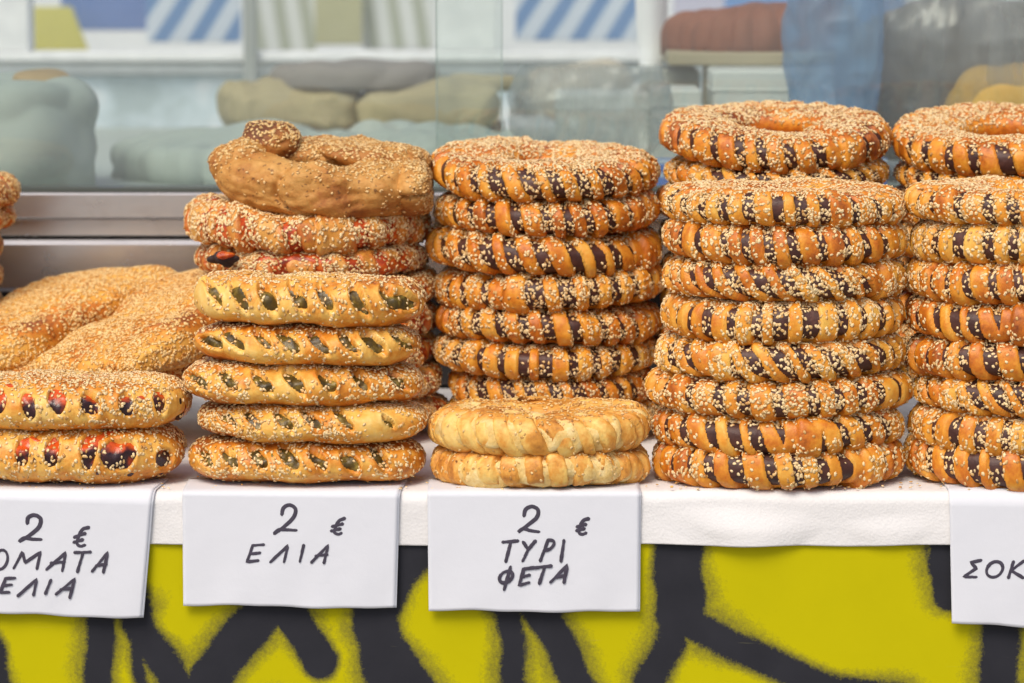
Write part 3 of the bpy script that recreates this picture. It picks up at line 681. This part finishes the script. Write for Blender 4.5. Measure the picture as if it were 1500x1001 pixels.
# ------------------------------------------------------------------ big knotted wholemeal bread
def knot():
    x, z = at(461, 318, .175)
    root = empty('knotted_bread', (float(x), .25, float(z)+.002), (R_(2), R_(2.0), 0)); tag(root, 'big brown knotted wholemeal bread on top of the tomato rings', 'bread', None); root.scale = (1, 1, .86)
    def part(name, base, wu, seed, bake0, ns, swf, rough=.0014):
        N = normals(base, wu, True); c = base.mean((0, 1)); fl = (N*(base-c)).sum() < 0
        if fl: N = -N
        P = base+N*(sines(base, 70, seed)*rough+sines(base, 190, seed+1)*rough*.45-.0046*np.exp(-(sines(base*np.array([.8, 1, 1.5]), 48, seed+5)/.09)**2)*sstep(-.3, .6, sines(base, 30, seed+6))+sines(base, 520, seed+2)*.00035+.0006*np.abs(sines(base, 300, seed+8)))[..., None]
        F = grid_faces(*base.shape[:2], wu, True); F = F[:, ::-1] if fl else F
        me = mesh_np(name, P.reshape(-1, 3), F, attrs={'bake': bake0+.18*sines(base, 60, seed+3), 'stain': 0*base[..., 0]}); me.materials.append(M['dough_brown'])
        o = link(name, me, parent=root)
        sw = swf(base, N)
        if fl: P = P[:, ::-1]; sw = sw[:, ::-1]
        V, FF, tone = scatter(P, wu, True, sw, ns, seed)
        me = mesh_np(name+'_seeds', V, FF, attrs={'tone': tone}); me.materials.append(M['sesame_gold'])
        tag(link('sesame_seeds', me, parent=o), kind='stuff')
    # rope that runs round in a ring, thick at the front
    nu, nv = 520, 120
    t = np.linspace(0, 1, nu); ph = np.arange(nv)/nv*2*math.pi
    Tt, PH = np.meshgrid(t, ph, indexing='ij')
    ang = math.pi*.16-Tt*math.pi*1.92
    cap = np.clip(1-np.abs(2*Tt-1)**22, 0, 1)**.5
    front = np.clip(-np.sin(ang), 0, 1)
    tube = (.0235+.0020*np.sin(ang*3+.5)+.0012*np.sin(ang*7))*cap
    rad = .0545+.006*front+tube*1.25*spow(np.cos(PH), .85)
    zc = .0235+.0015*np.sin(ang*2+1)
    base = np.stack([rad*np.cos(ang)*(1.02+.03*front), rad*np.sin(ang)*(1-.15*front), zc+tube*(.96+.06*front)*spow(np.sin(PH), .80)], -1)
    def swf(b, N): return np.clip(N[..., 2]-.25, 0, 1)*1.3*np.clip(.8+sines(b, 90, 5)*.6, .05, 2)*np.clip(.25+(b[..., 0] > .0)*.7+(b[..., 1] > -.02)*.8, 0, 1.5)+.05+.7*np.clip(N[..., 0]-.3, 0, 1)*(b[..., 0] > .05)
    part('dough', base, False, 901, .44, 2300, swf, .0024)
    def blob(name, c, r, seed, bake, ns, rot=0, e=.75, sf=None, rough=.0018):
        u = np.linspace(.002, math.pi-.002, 70); v = np.arange(70)/70*2*math.pi
        U, Vv = np.meshgrid(u, v, indexing='ij')
        x = r[0]*spow(np.cos(U), e); y = r[1]*spow(np.sin(U), e)*spow(np.cos(Vv), .9); z = r[2]*spow(np.sin(U), e)*spow(np.sin(Vv), .9)
        cs, sn = math.cos(rot), math.sin(rot)
        part(name, np.stack([c[0]+x*cs-z*sn, c[1]+y, c[2]+x*sn+z*cs], -1), False, seed, bake, ns, sf or (lambda b, N: np.clip(N[..., 2]+.25, .03, 1)*(.7+.4*np.clip(sines(b, 100, 3), -1, 1))), rough)
    blob('knot_end', (-.040, -.004, .0575), (.024, .028, .0180), 931, .46, 700, -.12)
    blob('knot_end', (-.062, -.014, .042), (.025, .032, .021), 941, .50, 500, .55)
    blob('knot_end', (-.002, .012, .046), (.046, .034, .0140), 945, .44, 800, .0)
    blob('knot_end', (.040, .004, .048), (.046, .040, .0120), 951, .42, 1700, -.10)
    blob('folded_end', (.074, -.016, .026), (.0160, .050, .0265), 961, .36, 1500, .10, .8, lambda b, N: np.clip(.2+N[..., 0]+.5*N[..., 2], .02, 1))
knot()

# a burnt blister on the second tomato ring
u = np.linspace(.01, math.pi-.01, 20); v = np.arange(20)/20*2*math.pi; U, Vv = np.meshgrid(u, v, indexing='ij')
tr = [o for o in bpy.data.objects if o.name.startswith('tomato_ring') and 'blister' in o.get('label', '')][0]
for (px_, py_, a, b_, mt) in ((329, 379, .0105, .0055, 'char'), (332, 373, .0066, .0032, 'tomato')):
    x, z = at(px_, py_, .18)
    P = np.stack([a*np.cos(U), .005*np.sin(U)*np.cos(Vv)-(.002 if mt == 'tomato' else 0), b_*np.sin(U)*np.sin(Vv)], -1)
    P = P*(1+.10*sines(P, 700, 3)*1.8)[..., None]
    o = link('blister', mesh_np('blister', P.reshape(-1, 3), grid_faces(20, 20, False, True)), M[mt], tr)
    bpy.context.view_layer.update()
    o.matrix_parent_inverse = tr.matrix_world.inverted(); o.location = (float(x), .176, float(z))

# ------------------------------------------------------------------ crumbs
cr = MB()
for i in range(60):
    x = random.uniform(-.36, .36); y = random.uniform(.0, .16); s_ = random.uniform(.0005, .0013)
    cr.box(x-s_, x+s_, y-s_*.8, y+s_*.8, T+.003, T+.003+s_*1.3, s_*.5)
tag(cr.build('crumbs', M['dough_gold']), 'small bread crumbs scattered on the paper cover', 'crumbs', kind='stuff')

gx, gy_ = np.meshgrid(np.linspace(-.37, .37, 60), np.linspace(.0, .2, 20), indexing='ij')
pl = np.stack([gx, gy_, 0*gx+T+.0014], -1)
V, FF, tone = scatter(pl, False, False, .3+(np.abs((gy_-.01)) < .02)*.7, 260, 77, lift=.0006, tilt=.15)
me = mesh_np('fallen_seeds', V, FF, attrs={'tone': tone}); tag(link('fallen_seeds', me, M['sesame']), 'sesame seeds fallen on the white paper cover', 'sesame seeds', kind='stuff')

# ------------------------------------------------------------------ glass screen on aluminium rails
def alu():
    n = NT('aluminium'); co = n.coord()
    mp = n.node('ShaderNodeMapping'); mp.inputs['Scale'].default_value = (3, 60, 160); n.l(co, mp.inputs[0])
    b_ = n.noise(mp.outputs[0], 6, 4); s_ = n.noise(co, 22, 5, .7)
    st = n.ramp(s_, [(.50, (0, 0, 0)), (.62, (1, 1, 1))])
    n.set(Base_Color=n.mix(n.math('MULTIPLY', st, .3), n.mix(b_, (.62, .60, .59), (.74, .72, .71)), (.44, .41, .40)), Metallic=.85, Roughness=n.math('ADD', n.math('MULTIPLY', s_, .22), .14))
    n.bump(b_, .05, .0005); return n.m
M['alu'] = alu(); M['dark'] = plain('dark_gap', (.025, .022, .022), .7); M['seal'] = plain('rubber_seal', (.06, .07, .06), .6)
gy = .50
zt = float(at(0, 283, gy-.02)[1]); z1 = float(at(0, 320, gy-.02)[1]); z2 = float(at(0, 347, gy-.02)[1]); z3 = float(at(0, 353, gy-.03)[1]); z4 = float(at(0, 428, gy-.03)[1])
fr = empty('rail', (0, gy, T)); tag(fr, 'aluminium double rail under the glass screen behind the breads', 'rail')
fr.location = (0, 0, 0)
b = MB(); b.box(-1.1, 1.1, gy-.022, gy+.025, z1, zt, .0015); b.build('upper_rail', M['alu'], fr)
b = MB(); b.box(-1.1, 1.1, gy-.014, gy+.025, z2, z1-.0012, .001); b.build('middle_rail', M['alu'], fr)
b = MB(); b.box(-1.1, 1.1, gy-.030, gy+.025, z4, z3, .0035); b.build('lower_rail', M['alu'], fr)
b = MB(); b.box(-1.1, 1.1, gy+.0, gy+.025, z3+.0005, z2-.0005); b.build('gap_strip', M['dark'], fr)
b = MB(); b.box(-1.1, 1.1, gy-.004, gy+.02, T+.004, z4-.0005); b.build('base_board', M['dark'], fr)
b = MB(); b.box(-1.1, 1.1, gy-.009, gy+.021, zt+.0004, zt+.0035); b.build('rubber_seal', M['seal'], fr)

def glass_mat():
    n = NT('glass'); n.n.remove(n.b)
    tr_ = n.node('ShaderNodeBsdfTransparent'); tr_.inputs[0].default_value = (.955, .985, .975, 1)
    gl = n.node('ShaderNodeBsdfGlossy'); gl.inputs['Roughness'].default_value = .02; gl.inputs['Color'].default_value = (1, 1, 1, 1)
    lw = n.node('ShaderNodeLayerWeight'); lw.inputs[0].default_value = .5
    ff = n.math('ADD', n.math('MULTIPLY', n.math('POWER', lw.outputs['Facing'], 5), .9), .05)
    co = n.coord(); dv = n.node('ShaderNodeBsdfDiffuse'); dv.inputs[0].default_value = (.8, .84, .83, 1)
    dm = n.node('ShaderNodeMixShader'); n.l(n.math('ADD', n.math('MULTIPLY', n.noise(co, 9, 5, .65), .08), .005), dm.inputs[0]); n.l(tr_.outputs[0], dm.inputs[1]); n.l(dv.outputs[0], dm.inputs[2])
    mx = n.node('ShaderNodeMixShader'); n.l(ff, mx.inputs[0]); n.l(dm.outputs[0], mx.inputs[1]); n.l(gl.outputs[0], mx.inputs[2]); n.l(mx.outputs[0], n.out.inputs['Surface'])
    return n.m
M['glass'] = glass_mat(); M['glass_edge'] = plain('glass_edge', (.30, .40, .38), .2)
def pane(xl, xr, y, label, el, er):
    r = empty('glass_pane', ((xl+xr)/2, y, zt+.0036)); tag(r, label, 'glass pane', 'glass panes behind the breads')
    b = MB(); b.box(xl-(xl+xr)/2, xr-(xl+xr)/2, -.002, .002, 0, .60); b.build('glass', M['glass'], r)
    for side, on in ((xl, el), (xr, er)):
        if on:
            b = MB(); q = side-(xl+xr)/2; b.box(q-.0012 if side == xl else q+.0002, q-.0002 if side == xl else q+.0012, -.0021, .0021, 0, .60); b.build('polished_edge', M['glass_edge'], r)
    return r
xA = float(at(734, 150, gy)[0]); xB = float(at(641, 150, gy+.012)[0])
pane(-1.08, xA, gy, 'left glass pane standing in the rail, its edge above the chocolate rings', False, True)
gp = pane(xB, 1.08, gy+.012, 'right glass pane overlapping the left one, reaching the right picture edge', True, False)
# ------------------------------------------------------------------ the shelf and goods behind the glass
zc = .163+T
grn = plain('grey_green_board', (.36, .42, .385), .5, var=.08)
b = MB(); b.box(-1.3, 1.3, gy+.03, 1.50, zc-.03, zc, .003); o = b.build('serving_counter', grn); tag(o, 'grey green counter behind the glass screen', 'counter')
b2 = MB(); b2.box(-1.3, 1.3, gy+.04, gy+.06, 0, zc-.031); b2.build('counter_front', plain('counter_panel', (.4, .4, .4)), o)

def blotchy():  # random mottling from grey blue to white
    n = NT('mottled_white_wall'); co = n.coord(); mp = n.node('ShaderNodeMapping'); mp.inputs['Scale'].default_value = (1, 1, 1.6); n.l(co, mp.inputs[0])
    n.set(Base_Color=n.ramp(n.noise(mp.outputs[0], 9, 5, .6), [(.34, (.40, .50, .53)), (.47, (.58, .70, .76)), (.60, (.84, .88, .92))]), Roughness=.6); return n.m
wl_ = empty('rear_window', (0, 1.5, T)); wl_.location = (0, 0, 0); tag(wl_, 'white framed window wall behind the counter', 'window')
wm = plain('white_frame', (.76, .79, .83), .45, var=.30, scale=26)
wm2 = blotchy()
Yw = 1.50
def wbox(x0, x1, y0, y1, Yf, d, mat, name, parent, bev=.002):
    a, zA = at(x0, y1, Yf); c_, zB = at(x1, y0, Yf); b = MB(); b.box(float(a), float(c_), Yf, Yf+d, float(zA), float(zB), bev); return b.build(name, mat, parent)
wbox(-600, 2100, 110, 205, Yw+.03, .03, wm2, 'wall_panel', wl_)
wbox(-600, 2100, 92, 109, Yw+.015, .05, wm, 'sill', wl_)
wbox(-600, 2100, 76, 91, Yw, .05, wm, 'frame_rail', wl_)
wbox(357, 371, -400, 128, Yw-.012, .010, plain('grey_post', (.30, .33, .32), .5), 'frame_post', wl_)
for x0, x1 in ((-14, 34), (640, 728), (1500, 1530)):
    wbox(x0, x1, -400, 75.4, Yw+.004, .04, wm, 'frame_post', wl_)
wbox(-600, 2100, -440, -401, Yw, .05, wm, 'frame_rail', wl_)

# hangings beyond the window
def stripe_mat(name, c0, c1, freq, ang, wid=.5):
    n = NT(name); mp = n.node('ShaderNodeMapping'); mp.inputs['Rotation'].default_value = (0, ang, 0); n.l(n.coord(), mp.inputs[0])
    w = n.node('ShaderNodeTexWave', bands_direction='X'); w.inputs['Scale'].default_value = freq; w.inputs['Distortion'].default_value = .5; n.l(mp.outputs[0], w.inputs[0])
    f = n.ramp(w.outputs[0], [(wid-.08, (0, 0, 0)), (wid+.08, (1, 1, 1))]); n.set(Base_Color=n.mix(f, c0, c1), Roughness=.8); return n.m
def cloth(px0, px1, py0, py1, Yf, mat, name, label, cat, amp=.012, seed=1, shear=0, group=None):
    nu, nv = 60, 40; u = np.linspace(0, 1, nu); v = np.linspace(0, 1, nv); U, Vv = np.meshgrid(u, v, indexing='ij')
    a, zb = at(px0, py1, Yf); c_, zt_ = at(px1, py0, Yf)
    x = float(a)+(float(c_)-float(a))*U; z = float(zb)+(float(zt_)-float(zb))*Vv
    x = x+shear*(Vv-.5); p = np.stack([x, 0*x, z*.4], -1)
    y = Yf+amp*sines(p, 14, seed)*.5
    loc = np.array([x.mean(), Yf, z.min()])
    V, F = sheet(np.stack([x, y, z], -1)-loc, .0012)
    o = link(name, mesh_np(name, V, F), mat, loc=tuple(loc)); tag(o, label, cat, group); return o
b = MB(); b.box(-2.5, 2.5, 3.2, 3.22, 0, T+1.0); o = b.build('canvas_screen', plain('pale_canvas', (.76, .80, .82), .8, var=.12, scale=2)); tag(o, 'pale canvas screen far behind the rear window', 'screen')
blue_s = stripe_mat('blue_white_stripes', (.12, .26, .50), (.58, .67, .76), 8.0, R_(-32), .48)
cloth(215, 352, -40, 62, 2.0, blue_s, 'striped_cloth', 'blue and white striped cloth in the left window, above the brown knotted bread', 'cloth', seed=2)
cloth(755, 935, -40, 60, 2.0, blue_s, 'striped_cloth', 'blue and white striped cloth above the topmost chocolate ring of the left stack', 'cloth', seed=3)
cloth(90, 225, -60, 45, 2.1, plain('blue_cloth', (.12, .22, .50), .8, var=.3), 'blue_cloth', 'plain blue cloth between the yellow and the striped cloth at top left', 'cloth', seed=4)
cloth(30, 120, 10, 95, 2.05, plain('yellow_cloth', (.55, .52, .12), .8, var=.3), 'yellow_cloth', 'yellow green cloth at the bottom left corner of the left window', 'cloth', seed=5, shear=-.03)
cloth(462, 530, -60, 66, 2.15, plain('olive_cloth', (.46, .46, .26), .8, var=.3), 'olive_cloth', 'olive yellow hanging strip seen in the middle window', 'cloth', seed=6)
cloth(1060, 1330, -80, 150, 1.9, plain('bright_blue_cloth', (.16, .34, .72), .8, var=.5, scale=12), 'blue_cloth', 'bright blue cloth behind the plastic bags at top right', 'cloth', seed=7, amp=.03)
pv = stripe_mat('pale_streaks', (.38, .42, .34), (.66, .70, .68), 9, R_(8), .45)
cloth(376, 462, -60, 80, 2.18, pv, 'pale_streaked_cloth', 'pale grey green streaked cloth left of the olive hanging strip', 'cloth', seed=16)
cloth(531, 638, -60, 72, 2.18, pv, 'pale_streaked_cloth', 'pale grey green streaked cloth right of the olive hanging strip', 'cloth', seed=17)
cloth(985, 1062, -80, 70, 2.2, plain('pink_cloth', (.56, .56, .68), .8, var=.2), 'pale_cloth', 'pale bluish pink cloth above the red brown loaf', 'cloth', seed=8)

# white strip added for a reflection on the glass, then the goods
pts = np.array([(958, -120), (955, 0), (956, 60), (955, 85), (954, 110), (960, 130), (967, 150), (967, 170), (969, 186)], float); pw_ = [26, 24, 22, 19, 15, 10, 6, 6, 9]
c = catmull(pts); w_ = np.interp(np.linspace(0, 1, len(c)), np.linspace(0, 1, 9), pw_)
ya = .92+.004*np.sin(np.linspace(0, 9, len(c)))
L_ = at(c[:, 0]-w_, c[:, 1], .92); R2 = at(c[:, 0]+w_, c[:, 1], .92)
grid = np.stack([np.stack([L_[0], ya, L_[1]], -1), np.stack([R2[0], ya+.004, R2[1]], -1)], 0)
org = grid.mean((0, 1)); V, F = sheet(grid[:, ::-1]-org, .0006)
tag(link('reflection_strip', mesh_np('reflection_strip', V, F), plain('reflection_white', (.84, .86, .88), .4), loc=tuple(org)), 'narrow white strip standing for a reflection just left of the wooden stand', 'reflection')
def dome(name, px0, px1, py0, py1, Y, depth, mat, label, cat, scallop=0, seed=1, flat=2.4, group=None, stuffed=None, bump=.003):
    """a loaf lying on something: flat below, domed above"""
    a, zb = at(px0, py1, Y); c_, zt_ = at(px1, py0, Y); w = (float(c_)-float(a))/2; h = float(zt_)-float(zb)
    u = np.linspace(.0, math.pi*2, 140, endpoint=False); v = np.linspace(0.001, 1, 40)
    U, Vv = np.meshgrid(u, v, indexing='ij')
    k = 1+(.055*np.abs(np.sin(scallop*U/2))*Vv if scallop else 0)
    rr = np.sin(Vv*math.pi/2)**.8; zz = h*np.clip(1-Vv**flat, 0, 1)**(1/2.0)
    x = w*rr*k*np.cos(U); y = depth/2*rr*k*np.sin(U)
    if scallop: zz = zz*(1+.12*np.abs(np.sin(scallop*U/2))*sstep(.2, .7, Vv))
    P = np.stack([x, y, zz], -1); P = P+(normals(P, True, False)*(sines(P, 45, seed)*bump*1.6-np.abs(sines(P, 90, seed+1))*bump*.9)[..., None])
    P = np.concatenate([P, np.stack([x[:, -1:]*.9, y[:, -1:]*.9, 0*x[:, -1:]-.001], -1), np.stack([x[:, -1:]*0, y[:, -1:]*0, 0*x[:, -1:]], -1)], 1)
    P[:, -1, 2] = 0
    F = grid_faces(P.shape[0], P.shape[1], True, False)
    o = link(name, mesh_np(name, P.reshape(-1, 3), F[:, ::-1] if False else F), mat, loc=((float(a)+float(c_))/2, Y, float(zb))); tag(o, label, cat, group); return o
gg = plain('silhouette_grey_green', (.37, .43, .385), .8, var=.10, scale=10)  # solid domes in this tone stand in for reflected bread silhouettes
dome('reflected_silhouette', -120, 136, 112, 268, .66, .20, gg, 'round grey green stand-in for reflected bread at the far left behind the glass', 'reflected bread', seed=11, flat=3.4)
dome('loaf_crust', 20, 108, 103, 124, .66, .05, plain('tan_crust', (.40, .28, .13), .7, var=.3), 'small tan crust on top of the round grey green shape at far left', 'bread', seed=12)
dome('reflected_silhouette', 168, 520, 200, 262, .78, .18, gg, 'low grey green stand-in for reflected bread behind the knotted bread', 'reflected bread', scallop=18, seed=13, flat=3)
dome('reflected_silhouette', 430, 790, 196, 262, .80, .18, gg, 'low grey green stand-in for reflected bread behind the top chocolate ring of the left stack', 'reflected bread', scallop=16, seed=14, flat=3)
kr = plain('kraft_paper', (.32, .28, .15), .8, var=.3, scale=22)
def packet(px0, px1, py0, py1, Y, d, mat, label, seed, name='paper_packet', cat='packet', tiltr=0):
    a, zb = at(px0, py1, Y); c_, zt_ = at(px1, py0, Y); w = float(c_)-float(a); h = float(zt_)-float(zb)
    u = np.linspace(.001, math.pi-.001, 60); v = np.arange(70)/70*2*math.pi; U, Vv = np.meshgrid(u, v, indexing='ij')
    x = w/2*spow(np.cos(U), .4); y = d/2*spow(np.sin(U), .35)*spow(np.cos(Vv), .5); z = h/2*spow(np.sin(U), .35)*spow(np.sin(Vv), .45)+h/2
    P = np.stack([x, y, z], -1); P = P+normals(P, False, True)*(sines(P, 38, seed)*.0065-np.abs(sines(P, 75, seed+1))*.0045+np.abs(sines(P, 190, seed+2))*.0015)[..., None]
    F = grid_faces(60, 70, False, True)
    o = link(name, mesh_np(name, P.reshape(-1, 3), F), mat, loc=((float(a)+float(c_))/2, Y, float(zb))); tag(o, label, cat, 'brown paper packets behind the glass' if name == 'paper_packet' else None); o.rotation_euler = (0, R_(tiltr), 0); return o
packet(336, 532, 126, 190, 1.12, .14, kr, 'left brown paper packet lying behind the knotted bread', 21, tiltr=1)
packet(528, 735, 122, 192, 1.10, .14, kr, 'middle brown paper packet crossed by the edge of the right glass pane', 22, tiltr=-3)
wbox(396, 738, 190, 197, 1.05, .16, plain('packet_shadow', (.10, .085, .06), .6), 'shadow_strip', None)  # dark strip painted as the shadow line beneath the packets
tag(bpy.data.objects['shadow_strip'], 'thin dark strip painted as the shadow under the two brown paper packets', 'shadow_strip')
packet(740, 830, 112, 178, 1.22, .10, plain('beige_paper', (.50, .45, .33), .8), 'pale beige paper packet seen through the clear bag', 23)
gr = plain('grey_loaf', (.20, .19, .17), .85, var=.25, scale=25)
dome('grey_loaf', 398, 640, 96, 128, 1.12, .13, gr, 'long grey brown loaf lying on the two paper packets', 'bread', seed=24, flat=3.5, bump=.002)
dome('tan_loaf', 655, 775, 104, 130, 1.14, .10, kr, 'rounded tan loaf on the middle packet, right of the grey brown loaf', 'bread', seed=25, flat=3)
dome('flat_loaf', 770, 930, 104, 130, 1.24, .10, plain('beige_crust', (.46, .42, .33), .8), 'flat beige loaf seen over the clear plastic bag', 'bread', seed=26, flat=3)

# loaves on a wooden stand
wood = plain('pale_wood', (.34, .29, .18), .7, var=.25, scale=14)
st = empty('wooden_stand', (0, 0, 0)); tag(st, 'wooden stand carrying the red brown and the bagged loaves', 'stand')
wbox(979, 1262, 77, 97, .80, .20, wood, 'board', st)
for x0, x1 in ((1030, 1042), (1246, 1258)):
    a, zb = at(x0, 232, .82); c_, zt_ = at(x1, 97.6, .82); b = MB(); b.box(float(a), float(c_), .82, .84, zc+.0006, float(zt_), .001); b.build('leg', wood, st)
rb = plain('red_brown_crust', (.22, .065, .028), .75, var=.3, scale=30, bump=.5, bscale=90)
dome('scalloped_loaf', 978, 1246, 12, 79, .90, .17, rb, 'red brown scalloped loaf on the wooden stand, half behind the blue bag', 'bread', scallop=26, seed=31, flat=2.6)
dome('scalloped_loaf', 1236, 1580, 10, 226, .78, .20, plain('dark_brown_crust', (.15, .135, .12), .75, var=.3, scale=30), 'tall grey brown scalloped loaf inside the clear bag at top right', 'bread', scallop=26, seed=32, flat=2.6)
wb = plain('white_carton', (.60, .63, .58), .6, var=.06)
a0, zz0 = at(958, 240, .70)
for (x0, x1, y0, Yb, lb, m_) in ((955, 1029, 132, .70, 'white carton left of the wooden stand leg', wb), (1043, 1160, 104, .72, 'white carton under the board, right of the stand leg', wb), (940, 1025, 102, .90, 'grey carton peeping over the white carton under the board', plain('grey_carton', (.42, .44, .40), .7)),
                             (815, 952, 138, .74, 'low white carton inside the clear bag left of the stand', wb)):
    a, _z = at(x0, 200, Yb); c_, zt_ = at(x1, y0, Yb); b = MB(); b.box(-(float(c_)-float(a))/2, (float(c_)-float(a))/2, 0, .09, 0, float(zt_)-zc-.001, .002)
    r = empty('carton', ((float(a)+float(c_))/2, Yb, zc+.001)); tag(r, lb, 'carton', 'cartons behind the glass'); b.build('box', m_, r)
    b = MB(); b.box(-(float(c_)-float(a))/2-.001, (float(c_)-float(a))/2+.001, -.0012, .091, (float(zt_)-zc)*.80, (float(zt_)-zc)*.80+.003, .0008); b.build('lid_edge', m_, r)
# blue striped strip on the counter
cloth(945, 1300, 232, 286, .58, stripe_mat('blue_band', (.06, .16, .50), (.45, .55, .68), 26, R_(90), .75), 'blue_towel', 'deep blue towel with a pale line on the counter behind the glass', 'towel', seed=9, amp=.002)

# plastic bags
def film(name, tint, alpha):
    n = NT(name); n.n.remove(n.b); co = n.coord()
    tr_ = n.node('ShaderNodeBsdfTransparent'); tr_.inputs[0].default_value = (*[.75+.25*x for x in tint], 1)
    d = n.node('ShaderNodeBsdfDiffuse'); d.inputs[0].default_value = (*tint, 1); tl_ = n.node('ShaderNodeBsdfTranslucent'); tl_.inputs[0].default_value = (*tint, 1)
    m0 = n.node('ShaderNodeMixShader'); m0.inputs[0].default_value = .45; n.l(d.outputs[0], m0.inputs[1]); n.l(tl_.outputs[0], m0.inputs[2])
    gl = n.node('ShaderNodeBsdfGlossy'); gl.inputs['Roughness'].default_value = .30
    mp = n.node('ShaderNodeMapping'); mp.inputs['Scale'].default_value = (1.6, 1, .3); n.l(co, mp.inputs[0]); st_ = mp.outputs[0]
    m1 = n.node('ShaderNodeMixShader'); n.l(n.math('ADD', n.math('MULTIPLY', n.noise(st_, 25, 4), .9), alpha-.45), m1.inputs[0]); n.l(tr_.outputs[0], m1.inputs[1]); n.l(m0.outputs[0], m1.inputs[2])
    m2 = n.node('ShaderNodeMixShader'); m2.inputs[0].default_value = .06; n.l(m1.outputs[0], m2.inputs[1]); n.l(gl.outputs[0], m2.inputs[2])
    n.l(m2.outputs[0], n.out.inputs['Surface']); return n.m
def bag(px0, px1, py0, py1, Y, d, mat, label, seed, amp=.006, skew=0, pinch=.12):
    a, zb = at(px0, py1, Y); c_, zt_ = at(px1, py0, Y); w = (float(c_)-float(a))/2; h = float(zt_)-float(zb)
    nu, nv = 90, 120; t = np.linspace(0, 1, nu); ph = np.arange(nv)/nv*2*math.pi; Tt, PH = np.meshgrid(t, ph, indexing='ij')
    s = (np.clip(np.sin(np.clip(Tt*1.02+.02, 0, 1)*math.pi*.62+.0), .02, 1)**.22)*(1-pinch*sstep(.62, 1, Tt)); s = s*np.where(Tt < .06, (Tt/.06)**.5+.001, 1)
    x = w*s*spow(np.cos(PH), .7)+skew*Tt; y = d/2*s*spow(np.sin(PH), .7); z = h*Tt
    P = np.stack([x, y, z], -1)
    cr_ = np.abs(sines(P*np.array([1.6, 1.2, .55]), 75, seed))+.6*np.abs(sines(P*np.array([1, 1, .9]), 170, seed+1))-1.2
    N = normals(P, False, True); P = P+N*(cr_*amp*.5)[..., None]
    o = link('plastic_bag', mesh_np('plastic_bag', P.reshape(-1, 3), grid_faces(nu, nv, False, True)), mat, loc=((float(a)+float(c_))/2, Y, float(zb))); tag(o, label, 'plastic bag', 'plastic bags behind the glass'); return o
bag(1146, 1300, -60, 214, .66, .07, film('blue_film', (.24, .48, .75), .42), 'translucent blue plastic bag hanging over the red brown loaf', 41, .005, .0)
bag(1214, 1640, -40, 222, .77, .27, film('clear_film', (.46, .50, .52), .25), 'crumpled clear plastic bag around the loaf at top right', 42, .007, .01, .1)
bag(742, 985, 96, 240, .64, .08, film('clear_film_soft', (.60, .64, .62), .27), 'crumpled clear plastic bag left of the white carton', 43, .006)
yb = plain('yellow_crust', (.80, .45, .08), .7, var=.3, scale=20)
a, zb = at(1400, 190, .76)
dome('yellow_loaf', 1385, 1560, 108, 226, .665, .035, yb, 'yellow orange loaf low in the corner behind the glass at the right edge', 'bread', seed=51, flat=3)
